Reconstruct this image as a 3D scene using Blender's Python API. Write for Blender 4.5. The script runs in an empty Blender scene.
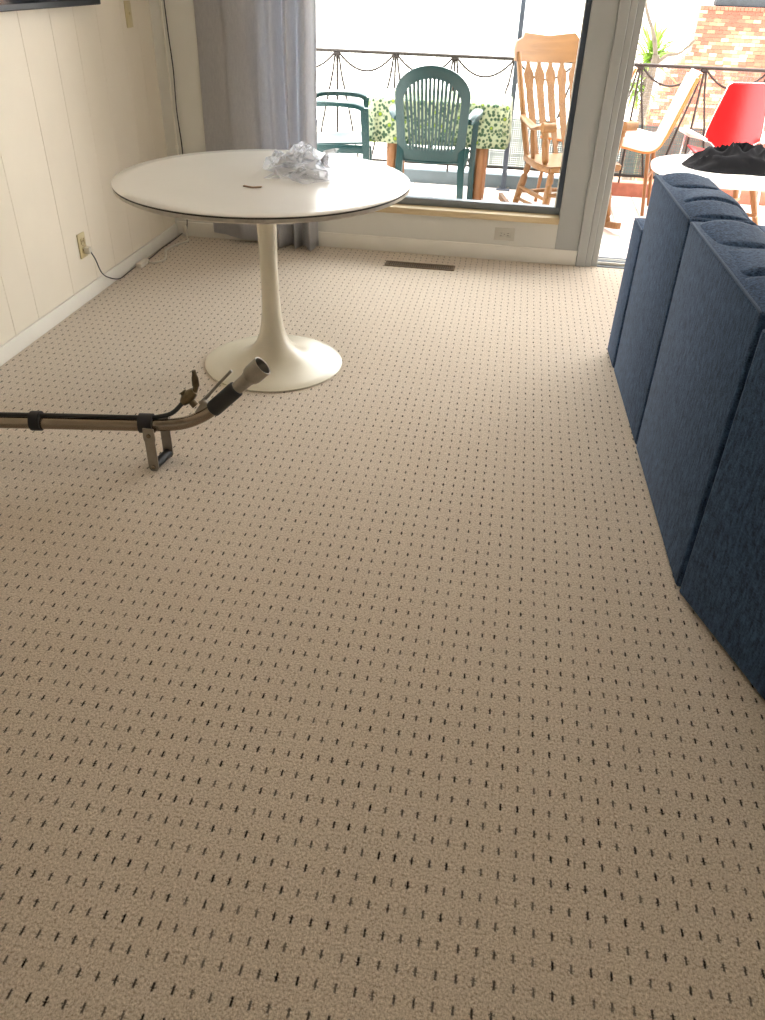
import bpy, bmesh, math, random
from mathutils import Vector, Matrix, noise as mnoise
random.seed(7)
sc = bpy.context.scene
COL = sc.collection
PI = math.pi

# ------------------------------------------------------------------ camera, light, exposure
F_PX, YAW, PITCH, ROLL, CAM_H = 778.11, 0.13902, 0.60984, 0.03482, 1.40
cy, sy = math.cos(YAW), math.sin(YAW)
f0 = Vector((-sy, cy, 0)); r0 = Vector((cy, sy, 0)); u0 = Vector((0, 0, 1))
fw = f0*math.cos(PITCH) - u0*math.sin(PITCH); up = u0*math.cos(PITCH) + f0*math.sin(PITCH)
rt = r0*math.cos(ROLL) + up*math.sin(ROLL); up = up*math.cos(ROLL) - r0*math.sin(ROLL)
cam_data = bpy.data.cameras.new('camera')
cam_data.sensor_fit = 'VERTICAL'; cam_data.sensor_height = 36.0
cam_data.lens = 36.0*F_PX/1020.0
cam_data.clip_start = .02; cam_data.clip_end = 500
cam = bpy.data.objects.new('camera', cam_data); COL.objects.link(cam)
M3 = Matrix((rt, up, -fw)).transposed()
cam.matrix_world = Matrix.Translation((0, 0, CAM_H)) @ M3.to_4x4()
sc.camera = cam

world = bpy.data.worlds.new('sky'); sc.world = world; world.use_nodes = True
bg = world.node_tree.nodes['Background']
bg.inputs[0].default_value = (1.0, .985, .96, 1); bg.inputs[1].default_value = 7.5

sun_d = bpy.data.lights.new('sun', 'SUN'); sun_d.energy = 2.6; sun_d.angle = math.radians(1.0)
sun_d.color = (1.0, .93, .82)
sun = bpy.data.objects.new('sun', sun_d); COL.objects.link(sun)
SUN_EL = math.radians(68)
sdir = Vector((-.23*math.cos(SUN_EL), .97*math.cos(SUN_EL), math.sin(SUN_EL)))   # towards the sun
sun.rotation_euler = sdir.to_track_quat('Z', 'Y').to_euler(); sun.location = (0, 10, 12)

vs = sc.view_settings
sc.display_settings.display_device = 'sRGB'
vs.view_transform = 'Standard'; vs.look = 'None'; vs.exposure = 0.38; vs.gamma = 1.0; vs.use_curve_mapping = False

# ------------------------------------------------------------------ materials
def lin(c):
    return tuple((v/255/12.92 if v/255 <= .04045 else ((v/255+.055)/1.055)**2.4) for v in c)
class NT:
    def __init__(s, name):
        s.m = bpy.data.materials.new(name); s.m.use_nodes = True
        s.t = s.m.node_tree; s.n = s.t.nodes; s.b = s.n['Principled BSDF']; s.out = s.n['Material Output']
    def add(s, typ, **kw):
        nd = s.n.new(typ)
        for k, v in kw.items(): setattr(nd, k, v)
        return nd
    def link(s, a, b): s.t.links.new(a, b)
    def math(s, op, a, b=None, c=None):
        nd = s.n.new('ShaderNodeMath'); nd.operation = op
        for i, v in enumerate((a, b, c)):
            if v is None: continue
            if isinstance(v, (int, float)): nd.inputs[i].default_value = v
            else: s.link(v, nd.inputs[i])
        return nd.outputs[0]
    def mix(s, fac, a, b):
        nd = s.n.new('ShaderNodeMix'); nd.data_type = 'RGBA'
        for i, v in ((0, fac), (6, a), (7, b)):
            if isinstance(v, (int, float)): nd.inputs[i].default_value = v
            elif isinstance(v, tuple): nd.inputs[i].default_value = (*v[:3], 1)
            else: s.link(v, nd.inputs[i])
        return nd.outputs[2]
    def noise(s, scale, detail=2, rough=.5, vec=None):
        nd = s.n.new('ShaderNodeTexNoise'); nd.inputs['Scale'].default_value = scale
        nd.inputs['Detail'].default_value = detail; nd.inputs['Roughness'].default_value = rough
        if vec is None: vec = s.obj()
        s.link(vec, nd.inputs['Vector'])
        return nd.outputs[0]
    def obj(s):
        if not hasattr(s, '_tc'): s._tc = s.n.new('ShaderNodeTexCoord')
        return s._tc.outputs['Object']
    def mapped(s, scale, rot=(0, 0, 0)):
        nd = s.n.new('ShaderNodeMapping'); nd.inputs['Scale'].default_value = scale; nd.inputs['Rotation'].default_value = rot
        s.link(s.obj(), nd.inputs['Vector']); return nd.outputs[0]
    def ramp(s, fac, stops):
        nd = s.n.new('ShaderNodeValToRGB'); s.link(fac, nd.inputs[0]); e = nd.color_ramp.elements
        while len(e) < len(stops): e.new(.5)
        for el, (p, c) in zip(e, stops): el.position = p; el.color = (*c[:3], 1)
        return nd.outputs[0]
    def bump(s, h, strength=.3, dist=.002):
        nd = s.n.new('ShaderNodeBump'); nd.inputs['Strength'].default_value = strength; nd.inputs['Distance'].default_value = dist
        s.link(h, nd.inputs['Height']); s.link(nd.outputs[0], s.b.inputs['Normal']); return nd
def plain(name, rgb, rough=.5, metal=0, var=.12, scale=12, bump=0, bscale=120, spec=None, stretch=None):
    a = NT(name); c = lin(rgb)
    vec = a.mapped(stretch) if stretch else a.obj()
    n = a.noise(scale, 3, .55, vec)
    lo = tuple(v*(1-var) for v in c); hi = tuple(min(1, v*(1+var)) for v in c)
    a.link(a.ramp(n, [(.3, lo), (.7, hi)]), a.b.inputs['Base Color'])
    a.b.inputs['Roughness'].default_value = rough; a.b.inputs['Metallic'].default_value = metal
    if spec is not None: a.b.inputs['Specular IOR Level'].default_value = spec
    if bump: a.bump(a.noise(bscale, 2, .5, vec), bump)
    return a.m

def carpet_mat():
    a = NT('patterned_carpet')
    sep = a.add('ShaderNodeSeparateXYZ'); a.link(a.obj(), sep.inputs[0])
    SX, SY, OX, OY = .0328, .0493, .2579, .8390
    # slight waviness of the rows
    wob = a.noise(3.0, 2); wob = a.math('MULTIPLY', a.math('SUBTRACT', wob, .5), .16)
    u = a.math('ADD', a.math('MULTIPLY', a.math('SUBTRACT', sep.outputs[0], OX), 1/SX), .5)
    v = a.math('ADD', a.math('MULTIPLY', a.math('SUBTRACT', sep.outputs[1], OY), 1/SY), .5)
    v = a.math('ADD', v, wob)
    iu = a.math('FLOOR', u); iv = a.math('FLOOR', v)
    comb = a.add('ShaderNodeCombineXYZ'); a.link(iu, comb.inputs[0]); a.link(iv, comb.inputs[1])
    wn = a.add('ShaderNodeTexWhiteNoise', noise_dimensions='2D'); a.link(comb.outputs[0], wn.inputs['Vector'])
    sc3 = a.add('ShaderNodeSeparateColor'); a.link(wn.outputs['Color'], sc3.inputs[0])
    fx = a.math('SUBTRACT', a.math('FRACT', u), .5); fy = a.math('SUBTRACT', a.math('FRACT', v), .5)
    fx = a.math('ADD', fx, a.math('MULTIPLY', a.math('SUBTRACT', sc3.outputs[0], .5), .12))
    # ragged edges of the tufts
    rag = a.math('MULTIPLY', a.math('SUBTRACT', a.noise(420, 2), .5), .006)
    dx = a.math('ADD', a.math('ABSOLUTE', a.math('MULTIPLY', fx, SX)), rag)
    dy = a.math('ADD', a.math('ABSOLUTE', a.math('MULTIPLY', fy, SY)), rag)
    def soft(d, half, w):
        nd = a.add('ShaderNodeMapRange'); nd.interpolation_type = 'SMOOTHSTEP'
        a.link(d, nd.inputs[0]); nd.inputs[1].default_value = half+w; nd.inputs[2].default_value = half-w
        nd.inputs[3].default_value = 0; nd.inputs[4].default_value = 1
        return nd.outputs[0]
    dash = a.math('MULTIPLY', soft(dx, .0021, .0009), soft(dy, .0078, .0022))
    dyo = a.math('ADD', a.math('ABSOLUTE', a.math('ADD', a.math('MULTIPLY', fy, SY), a.math('MULTIPLY', a.math('SUBTRACT', sc3.outputs[1], .5), .008))), rag)
    cross = a.math('MULTIPLY', soft(dyo, .0012, .001), soft(dx, .0052, .0020))
    m = a.math('MAXIMUM', dash, a.math('MULTIPLY', cross, a.math('MULTIPLY_ADD', sc3.outputs[0], .65, .25)))
    m = a.math('MULTIPLY', m, a.math('MULTIPLY_ADD', sc3.outputs[2], .30, .70))
    pile = a.noise(190, 4, .65)
    loops = a.noise(430, 2, .5, a.mapped((1, .55, 1), (0, 0, .3)))
    big = a.noise(1.6, 3, .5)
    base = a.ramp(pile, [(.30, lin((140, 122, 98))), (.48, lin((214, 199, 180))), (.70, lin((246, 233, 216)))])
    base = a.mix(a.ramp(loops, [(.42, (0, 0, 0)), (.72, (.62, .62, .62))]), base, lin((158, 138, 118)))
    base = a.mix(a.math('MULTIPLY', big, .25), base, lin((194, 176, 152)))
    colr = a.mix(m, base, lin((20, 14, 10)))
    a.link(colr, a.b.inputs['Base Color'])
    a.b.inputs['Roughness'].default_value = 1.0
    a.b.inputs['Specular IOR Level'].default_value = .1
    a.link(a.math('MULTIPLY', a.math('SUBTRACT', 1, m), .6), a.b.inputs['Sheen Weight'])
    a.b.inputs['Sheen Roughness'].default_value = .45
    a.b.inputs['Sheen Tint'].default_value = (1, .97, .92, 1)
    h = a.math('SUBTRACT', a.math('ADD', a.math('MULTIPLY', pile, .7), a.math('MULTIPLY', loops, .5)), a.math('MULTIPLY', m, .8))
    a.bump(h, .55, .006)
    return a.m

def fabric_mat(name, c1, c2):
    a = NT(name)
    n1 = a.noise(105, 3, .65, a.mapped((1, 1, .3))); n2 = a.noise(420, 2, .5, a.mapped((.4, .4, 1)))
    n3 = a.noise(9, 3, .5)
    f = a.math('ADD', a.math('MULTIPLY', n1, .6), a.math('MULTIPLY', n2, .4))
    col = a.ramp(f, [(.36, lin(c1)), (.66, lin(c2))])
    col = a.mix(a.math('MULTIPLY', n3, .35), col, lin(c1))
    a.link(col, a.b.inputs['Base Color'])
    a.b.inputs['Roughness'].default_value = .95; a.b.inputs['Specular IOR Level'].default_value = .15
    a.b.inputs['Sheen Weight'].default_value = .15; a.b.inputs['Sheen Roughness'].default_value = .4
    a.b.inputs['Sheen Tint'].default_value = (.7, .8, 1, 1)
    a.bump(f, .5, .002)
    return a.m

def curtain_mat():
    m_ = fabric_mat('grey_curtain_cloth', (196, 195, 198), (222, 220, 220)); t_ = m_.node_tree
    pb = t_.nodes['Principled BSDF']; pb.inputs['Sheen Weight'].default_value = 0
    tl = t_.nodes.new('ShaderNodeBsdfTranslucent'); tl.inputs[0].default_value = (.66, .68, .74, 1)
    mx = t_.nodes.new('ShaderNodeMixShader'); mx.inputs[0].default_value = .34
    t_.links.new(pb.outputs[0], mx.inputs[1]); t_.links.new(tl.outputs[0], mx.inputs[2]); t_.links.new(mx.outputs[0], t_.nodes['Material Output'].inputs[0])
    return m_
def wood_mat(name, c1, c2, rough=.45, rot=(0, 0, 0), scale=(1, 1, .12)):
    a = NT(name)
    n = a.noise(38, 4, .6, a.mapped(scale, rot))
    a.link(a.ramp(n, [(.3, lin(c1)), (.7, lin(c2))]), a.b.inputs['Base Color'])
    a.b.inputs['Roughness'].default_value = rough
    return a.m

def film_mat(name, alpha, tint, rough=.15):
    a = NT(name)
    tr = a.add('ShaderNodeBsdfTransparent'); tr.inputs[0].default_value = (.97, .98, 1, 1)
    pb = a.b; pb.inputs['Base Color'].default_value = (*tint, 1); pb.inputs['Roughness'].default_value = rough
    mx = a.add('ShaderNodeMixShader')
    lw = a.add('ShaderNodeLayerWeight'); lw.inputs[0].default_value = .35
    n = a.noise(30, 3)
    fac = a.math('ADD', a.math('MULTIPLY', lw.outputs['Facing'], .45), a.math('MULTIPLY', n, alpha))
    tl = a.add('ShaderNodeBsdfTranslucent'); tl.inputs[0].default_value = (.95, .96, .98, 1)
    m0 = a.add('ShaderNodeMixShader'); m0.inputs[0].default_value = .5; a.link(pb.outputs[0], m0.inputs[1]); a.link(tl.outputs[0], m0.inputs[2])
    a.link(fac, mx.inputs[0]); a.link(tr.outputs[0], mx.inputs[1]); a.link(m0.outputs[0], mx.inputs[2])
    a.link(mx.outputs[0], a.out.inputs[0])
    return a.m

def glass_mat(name):
    a = NT(name)
    tr = a.add('ShaderNodeBsdfTransparent'); tr.inputs[0].default_value = (.96, .98, .985, 1)
    gl = a.add('ShaderNodeBsdfGlossy'); gl.inputs['Roughness'].default_value = .02
    fr = a.add('ShaderNodeFresnel'); fr.inputs[0].default_value = 1.2
    m2 = a.add('ShaderNodeMixShader')
    a.link(fr.outputs[0], m2.inputs[0]); a.link(tr.outputs[0], m2.inputs[1]); a.link(gl.outputs[0], m2.inputs[2])
    a.link(m2.outputs[0], a.out.inputs[0])
    return a.m

def brick_mat():
    a = NT('weathered_brick')
    at = a.add('ShaderNodeAttribute', attribute_name='tone')
    col = a.ramp(at.outputs['Fac'], [(0, lin((120, 50, 36))), (.35, lin((142, 70, 52))), (.6, lin((158, 104, 76))), (.85, lin((180, 158, 120))), (1, lin((192, 180, 152)))])
    a.link(a.mix(a.math('MULTIPLY', a.noise(25, 3), .5), col, lin((136, 84, 68))), a.b.inputs['Base Color'])
    a.b.inputs['Roughness'].default_value = .9
    return a.m

def cloth_pattern_mat():
    a = NT('green_floral_cloth')
    vo = a.add('ShaderNodeTexVoronoi'); vo.inputs['Scale'].default_value = 17; a.link(a.obj(), vo.inputs['Vector'])
    vo2 = a.add('ShaderNodeTexVoronoi'); vo2.inputs['Scale'].default_value = 44; a.link(a.obj(), vo2.inputs['Vector'])
    n = a.noise(26, 3)
    leaf = a.ramp(a.math('ADD', vo2.outputs['Distance'], a.math('MULTIPLY', n, .3)), [(.52, lin((44, 78, 52))), (.74, lin((176, 184, 150)))])
    flower = a.ramp(vo.outputs['Distance'], [(.16, lin((140, 164, 30))), (.22, lin((62, 96, 58))), (.34, lin((176, 184, 150)))])
    fac = a.ramp(vo.outputs['Distance'], [(.24, (1, 1, 1)), (.36, (0, 0, 0))])
    a.link(a.mix(fac, leaf, flower), a.b.inputs['Base Color'])
    a.b.inputs['Roughness'].default_value = .7
    return a.m

def emit_mat(name, rgb, strength):
    a = NT(name)
    a.b.inputs['Base Color'].default_value = (.9, .88, .84, 1)
    a.b.inputs['Emission Color'].default_value = (*rgb, 1); a.b.inputs['Emission Strength'].default_value = strength
    return a.m

MAT = dict(
    carpet=carpet_mat(),
    wall=plain('cream_wall_paint', (238, 229, 212), .55, var=.02, scale=4, bump=.04, bscale=60),
    wall_b=plain('off_white_wall_paint', (226, 224, 216), .5, var=.02, scale=4, bump=.04, bscale=60),
    groove=plain('panel_groove_paint', (220, 208, 188), .8, var=.05),
    trimw=plain('white_trim_paint', (240, 236, 226), .4, var=.02, scale=6),
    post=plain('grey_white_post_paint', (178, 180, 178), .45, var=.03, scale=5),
    ceil=plain('ceiling_paint', (236, 232, 224), .8, var=.02),
    sillw=wood_mat('pale_sill_wood', (205, 182, 140), (228, 208, 170), .5, scale=(.12, 1, 1)),
    alu=plain('grey_aluminium', (128, 134, 140), .42, .75, var=.08, scale=20),
    alud=plain('dark_aluminium', (84, 92, 104), .45, .6, var=.08, scale=20),
    glass=glass_mat('window_glass'),
    plate=plain('aged_ivory_plastic', (206, 192, 150), .4, var=.04),
    platew=plain('grey_white_plastic', (206, 202, 190), .4, var=.03),
    slot=plain('dark_slot', (38, 34, 30), .7),
    vent=plain('bronze_vent_metal', (110, 92, 70), .5, .3, var=.1, scale=30),
    ventd=plain('vent_shaft', (30, 24, 20), .9),
    tvb=plain('black_tv_plastic', (22, 25, 30), .35, var=.05),
    tvs=plain('black_tv_glass', (8, 9, 12), .08, var=.02),
    laminate=plain('white_laminate', (240, 238, 232), .16, var=.012, scale=5, spec=.6),
    rimdark=plain('worn_black_edge', (44, 40, 36), .7, var=.4, scale=40),
    rimlow=plain('grey_bevel_paint', (190, 184, 172), .5, var=.14, scale=30),
    pedestal=plain('cream_enamel', (232, 224, 204), .25, var=.03, scale=6, spec=.55),
    film=film_mat('clear_plastic_film', .24, (.95, .96, .98), .1),
    roll=plain('grey_inner_sheet', (160, 156, 166), .5, var=.1),
    shim=plain('brown_paper_slip', (140, 112, 84), .8, var=.15),
    curtain=curtain_mat(),
    cordb=plain('black_cable', (38, 36, 34), .5), cordw=plain('white_cable', (224, 218, 204), .45),
    sofa=fabric_mat('navy_sofa_fabric', (23, 37, 58), (76, 102, 136)),
    sofad=plain('navy_piping', (72, 90, 116), .9, var=.1, scale=60),
    foot=plain('black_foot', (20, 20, 22), .5),
    steel=plain('brushed_steel', (142, 130, 116), .24, .95, var=.1, scale=18, stretch=(.2, 1, 1)),
    steeld=plain('dull_zinc', (150, 144, 134), .42, .8, var=.12, scale=30),
    brass=plain('aged_brass', (108, 94, 72), .4, .85, var=.2, scale=60),
    rubber=plain('black_rubber', (22, 22, 26), .55, var=.1, bump=.2, bscale=400),
    hose=plain('black_hose', (28, 30, 28), .45, var=.1),
    tile=plain('pale_deck_tile', (226, 214, 206), .6, var=.06, scale=8, bump=.1),
    grout=plain('tile_grout', (168, 150, 140), .9, var=.1),
    curb=plain('slate_curb', (104, 116, 122), .8, var=.12, scale=14),
    brickcurb=plain('red_brown_kerb', (166, 104, 84), .85, var=.2, scale=16),
    iron=plain('brown_wrought_iron', (48, 40, 36), .6, .2, var=.15, scale=40),
    wire=plain('galvanised_wire', (120, 120, 118), .5, .4),
    net=plain('grey_green_netting', (96, 122, 126), .8, var=.15, scale=20),
    brick=brick_mat(), mortar=plain('brick_mortar', (142, 106, 90), .95, var=.12, scale=20),
    green=plain('dark_green_plastic', (10, 54, 56), .32, var=.08, scale=10, spec=.5),
    cloth=cloth_pattern_mat(),
    pine=wood_mat('honey_pine', (116, 76, 34), (138, 95, 48)),
    pine_h=wood_mat('honey_pine_across', (116, 76, 34), (138, 95, 48), scale=(.12, 1, 1)),
    leg=wood_mat('tan_table_leg_wood', (134, 86, 46), (154, 106, 64)),
    whitep=plain('white_chair_paint', (240, 236, 228), .4, var=.02),
    red=plain('red_shell_plastic', (184, 16, 20), .35, var=.05, spec=.4),
    redpad=plain('faded_red_pad', (206, 70, 74), .8, var=.1, scale=20),
    ply=wood_mat('orange_plywood', (206, 120, 60), (226, 150, 86)),
    chrome=plain('chrome_tube', (206, 206, 210), .15, 1.0, var=.03),
    tabletop=plain('white_outdoor_top', (238, 236, 230), .4, var=.03),
    jacket=plain('black_jacket_cloth', (14, 14, 17), .9, spec=.15, var=.2, scale=14, bump=.2, bscale=60),
    leaf=plain('yucca_leaf', (104, 134, 44), .45, var=.25, scale=8),
    leafd=plain('dry_yucca_leaf', (170, 160, 110), .7, var=.25, scale=8),
    bark=plain('grey_bark', (84, 74, 62), .9, var=.25, scale=18, bump=.5, bscale=40),
    sand=plain('pale_beach_sand', (236, 230, 218), .9, var=.04, scale=.4),
    stone=plain('dark_stone', (38, 42, 46), .8, var=.2, scale=12),
    blocker=plain('blocker_paint', (212, 208, 200), .7),  # paint of the added sun-blocking overhang
    fill_lamp=emit_mat('fill_glow_diffuser', (1.0, .88, .76), 8.5),  # glow of the added fill light
    fill_lampb=plain('fill_base_metal', (210, 205, 196), .4, .4),
)

# ------------------------------------------------------------------ mesh helpers
def new_obj(name, bm, mat, parent=None, smooth=35, loc=None, rot=None):
    me = bpy.data.meshes.new(name)
    bmesh.ops.recalc_face_normals(bm, faces=bm.faces[:])
    bm.to_mesh(me); bm.free()
    if smooth:
        me.shade_smooth(); me.set_sharp_from_angle(angle=math.radians(smooth))
    o = bpy.data.objects.new(name, me); COL.objects.link(o)
    if mat is not None: me.materials.append(MAT[mat] if isinstance(mat, str) else mat)
    if parent is not None: o.parent = parent
    if loc is not None: o.location = loc
    if rot is not None: o.rotation_euler = rot
    return o
def thing(name, label, cat, loc=(0, 0, 0), rotz=0, group=None):
    o = bpy.data.objects.new(name, None); COL.objects.link(o); o.empty_display_size = .05
    o.location = loc; o.rotation_euler = (0, 0, rotz)
    return tag(o, label, cat, group)
def tag(o, label, cat, group=None):
    o['label'] = label; o['category'] = cat
    if group: o['group'] = group
    return o
def struct(o, label=None):
    o['kind'] = 'structure'
    if label: o['label'] = label
    return o
def box(bm, x0, x1, y0, y1, z0, z1, bevel=0, seg=2, mtx=None):
    r = bmesh.ops.create_cube(bm, size=1)
    vs_ = r['verts']
    for v in vs_:
        v.co = Vector((x0+(v.co.x+.5)*(x1-x0), y0+(v.co.y+.5)*(y1-y0), z0+(v.co.z+.5)*(z1-z0)))
    if bevel:
        es = list({e for v in vs_ for e in v.link_edges})
        out = bmesh.ops.bevel(bm, geom=es, offset=bevel, segments=seg, affect='EDGES', profile=.5)
        vs_ = [v for v in {v for f in out['faces'] for v in f.verts} | {v for v in vs_ if v.is_valid}]
    if mtx is not None:
        bmesh.ops.transform(bm, matrix=mtx, verts=vs_)
    return vs_
def BX(name, mat, parent, x0, x1, y0, y1, z0, z1, bevel=0, seg=2, mtx=None, smooth=35):
    bm = bmesh.new(); box(bm, x0, x1, y0, y1, z0, z1, bevel, seg, mtx)
    return new_obj(name, bm, mat, parent, smooth)
def tube(bm, pts, rad, seg=10, caps=True):
    pts = [Vector(p) for p in pts]; n = len(pts)
    if isinstance(rad, (int, float)): rad = [rad]*n
    rings = []; prev = None
    for i, p in enumerate(pts):
        t = (pts[min(i+1, n-1)] - pts[max(i-1, 0)])
        t = t.normalized() if t.length > 1e-9 else Vector((0, 0, 1))
        if prev is None:
            a = Vector((0, 0, 1)) if abs(t.z) < .9 else Vector((1, 0, 0))
            nrm = t.cross(a).normalized()
        else:
            nrm = (prev - t*prev.dot(t)).normalized()
        prev = nrm; b = t.cross(nrm)
        rings.append([bm.verts.new(p + (nrm*math.cos(2*PI*k/seg) + b*math.sin(2*PI*k/seg))*rad[i]) for k in range(seg)])
    for i in range(n-1):
        for k in range(seg):
            bm.faces.new((rings[i][k], rings[i][(k+1) % seg], rings[i+1][(k+1) % seg], rings[i+1][k]))
    if caps:
        bm.faces.new(rings[0][::-1]); bm.faces.new(rings[-1])
def TUBE(name, mat, parent, pts, rad, seg=10, caps=True):
    bm = bmesh.new(); tube(bm, pts, rad, seg, caps); return new_obj(name, bm, mat, parent, 50)
def spline(pts, n=8):
    P = [Vector(p) for p in pts]; out = []
    for i in range(len(P)-1):
        p0 = P[max(i-1, 0)]; p1 = P[i]; p2 = P[i+1]; p3 = P[min(i+2, len(P)-1)]
        for k in range(n):
            t = k/n
            out.append(.5*((2*p1)+(p2-p0)*t+(2*p0-5*p1+4*p2-p3)*t*t+(3*p1-p0-3*p2+p3)*t**3))
    out.append(P[-1]); return out
def lathe(bm, prof, seg=48, c=(0, 0)):
    rings = []
    for r, z in prof:
        if r < 1e-6: rings.append([bm.verts.new((c[0], c[1], z))])
        else: rings.append([bm.verts.new((c[0]+r*math.cos(2*PI*k/seg), c[1]+r*math.sin(2*PI*k/seg), z)) for k in range(seg)])
    for a, b in zip(rings, rings[1:]):
        for k in range(seg):
            j = (k+1) % seg
            if len(a) == 1 and len(b) == 1: continue
            if len(a) == 1: bm.faces.new((a[0], b[j], b[k]))
            elif len(b) == 1: bm.faces.new((a[k], a[j], b[0]))
            else: bm.faces.new((a[k], a[j], b[j], b[k]))
def LATHE(name, mat, parent, prof, seg=48, smooth=40):
    bm = bmesh.new(); lathe(bm, prof, seg); return new_obj(name, bm, mat, parent, smooth)
def extrude_outline(bm, pts, depth_vec, inner=None):
    """closed 3D outline (list of Vector) -> solid of thickness depth_vec; inner = hole outline with same count"""
    d = Vector(depth_vec); a = [bm.verts.new(p) for p in pts]; b = [bm.verts.new(Vector(p)+d) for p in pts]; n = len(pts)
    if inner is None:
        bm.faces.new(a); bm.faces.new(b[::-1])
        for i in range(n): bm.faces.new((a[i], a[(i+1) % n], b[(i+1) % n], b[i]))
    else:
        c = [bm.verts.new(p) for p in inner]; e = [bm.verts.new(Vector(p)+d) for p in inner]
        for i in range(n):
            j = (i+1) % n
            bm.faces.new((a[i], a[j], c[j], c[i])); bm.faces.new((b[i], b[j], e[j], e[i]))
            bm.faces.new((a[i], a[j], b[j], b[i])); bm.faces.new((c[i], c[j], e[j], e[i]))
def copy_tree(o, parent=None):
    c = o.copy(); COL.objects.link(c)
    if parent is not None: c.parent = parent
    for ch in [k for k in bpy.data.objects if k.parent == o]: copy_tree(ch, c)
    return c
def grid_surface(bm, fn, nu, nv):
    V = [[bm.verts.new(fn(i/nu, j/nv)) for j in range(nv+1)] for i in range(nu+1)]
    for i in range(nu):
        for j in range(nv): bm.faces.new((V[i][j], V[i+1][j], V[i+1][j+1], V[i][j+1]))
    return V
def solidify(o, t, offset=0):
    m = o.modifiers.new('thickness', 'SOLIDIFY'); m.thickness = t; m.offset = offset; return o

WX, WY, WR, WF, CZ = -2.0, 4.671, 2.75, -1.7, 2.42      # left wall, window wall, right wall, wall behind the camera, ceiling
DK = -.10                                               # deck level

# ================================================================== SETTING
bm = bmesh.new(); box(bm, WX-.1, WR+.1, WF-.1, WY+.02, -.06, 0)
struct(new_obj('floor', bm, 'carpet', None, 0), 'beige carpet with rows of small dark ticks')
bm = bmesh.new(); box(bm, WX-.1, WR+.1, WF-.1, WY+.15, CZ, CZ+.1)
struct(new_obj('ceiling', bm, 'ceil', None, 0))
# left wall: backing plus boards of uneven width
bm = bmesh.new(); box(bm, WX-.12, WX-.012, WF-.1, WY+.1, 0, CZ)
wl = struct(new_obj('wall_left', bm, 'groove', None, 0), 'cream painted board wall with narrow vertical grooves')
cuts = [WF-.05, -1.45, -1.2, -.92, -.73, -.44, -.2, .05, .34, .6, .79, 1.08, 1.33, 1.62, 1.81, 2.1, 2.36, 2.55, 2.86, 3.05, 3.375, 3.62, 3.83, 4.05, 4.31, 4.50, WY]
for a_, b_ in zip(cuts, cuts[1:]):
    BX('board', 'wall', wl, WX-.012, WX, a_+.0008, b_-.0008, 0, CZ, .0015, 1)
# window wall pieces
bm = bmesh.new()
box(bm, WX, -1.42, WY, WY+.14, 0, CZ)
wb = struct(new_obj('wall_back', bm, 'wall_b', None, 0), 'off-white wall around the window')
BX('lower_wall', 'wall_b', wb, -1.42, .30, WY, WY+.14, 0, .226)
BX('lintel', 'wall_b', wb, -1.42, WR, WY, WY+.14, 2.1, CZ)
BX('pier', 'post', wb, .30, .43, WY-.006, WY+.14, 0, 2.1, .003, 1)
BX('end_pier', 'wall_b', wb, 2.45, WR, WY, WY+.14, 0, 2.1)
# right wall, wall behind the camera
bm = bmesh.new(); box(bm, WR, WR+.12, WF-.1, WY+.14, 0, CZ)
struct(new_obj('wall_right', bm, 'wall_b', None, 0))
bm = bmesh.new()
box(bm, WX, WR, WF-.12, WF, 0, CZ)
struct(new_obj('wall_front', bm, 'wall_b', None, 0))
# baseboards
bm = bmesh.new(); box(bm, WX, WX+.013, WF, WY, 0, .07, .004, 2)
struct(new_obj('baseboard_left', bm, 'trimw'))
bm = bmesh.new(); box(bm, WX+.013, .43, WY-.013, WY, 0, .085, .004, 2)
struct(new_obj('baseboard_back', bm, 'trimw'))
# window
win = thing('window_1', 'large fixed window with grey metal frame and pale wooden sill', 'window'); del win['category']; struct(win)
X0w, X1w = -1.42, .30
BX('sill', 'sillw', win, X0w, X1w, WY-.028, WY+.14, .226, .262, .005, 2)
fr = BX('window_frame', 'alu', win, X0w, X1w, WY+.05, WY+.10, .262, .302, .003, 1)
BX('window_frame', 'alud', win, X1w-.027, X1w, WY+.03, WY+.10, .302, 2.1, .003, 1)
BX('window_frame', 'alud', win, X0w, X0w+.035, WY+.03, WY+.10, .302, 2.1, .003, 1)
BX('window_frame', 'alu', win, X0w, X1w, WY+.05, WY+.10, 2.065, 2.1, .003, 1)
BX('glazing_bead', 'trimw', win, X1w-.032, X1w-.027, WY+.045, WY+.07, .302, 2.065)
BX('pane', 'glass', win, X0w+.035, X1w-.027, WY+.075, WY+.081, .302, 2.065, 0, smooth=0)
# door opening: jamb of stepped strips, threshold tracks, head
door = thing('door_1', 'open sliding glass door with grey painted jamb', 'door'); del door['category']; struct(door)
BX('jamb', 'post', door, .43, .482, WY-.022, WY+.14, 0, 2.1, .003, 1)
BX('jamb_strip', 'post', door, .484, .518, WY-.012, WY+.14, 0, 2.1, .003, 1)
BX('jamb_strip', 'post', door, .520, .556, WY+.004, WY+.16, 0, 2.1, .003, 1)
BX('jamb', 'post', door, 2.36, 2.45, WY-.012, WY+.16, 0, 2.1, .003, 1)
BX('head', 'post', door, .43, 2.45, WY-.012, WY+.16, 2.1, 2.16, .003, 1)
th = BX('threshold', 'alu', door, .556, 2.36, WY-.0, WY+.17, -.06, .006, .002, 1)
for k in range(4):
    BX('track', 'alu' if k % 2 else 'trimw', th, .556, 2.36, WY+.03+.035*k, WY+.036+.035*k, .006, .022)
BX('step_edge', 'alu', door, .5, 2.5, WY+.17, WY+.20, -.10, -.02, .003, 1)
sp = BX('sliding_panel', 'alud', door, 2.26, 2.32, WY+.06, WY+.10, .022, 2.1, .003, 1)
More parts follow.
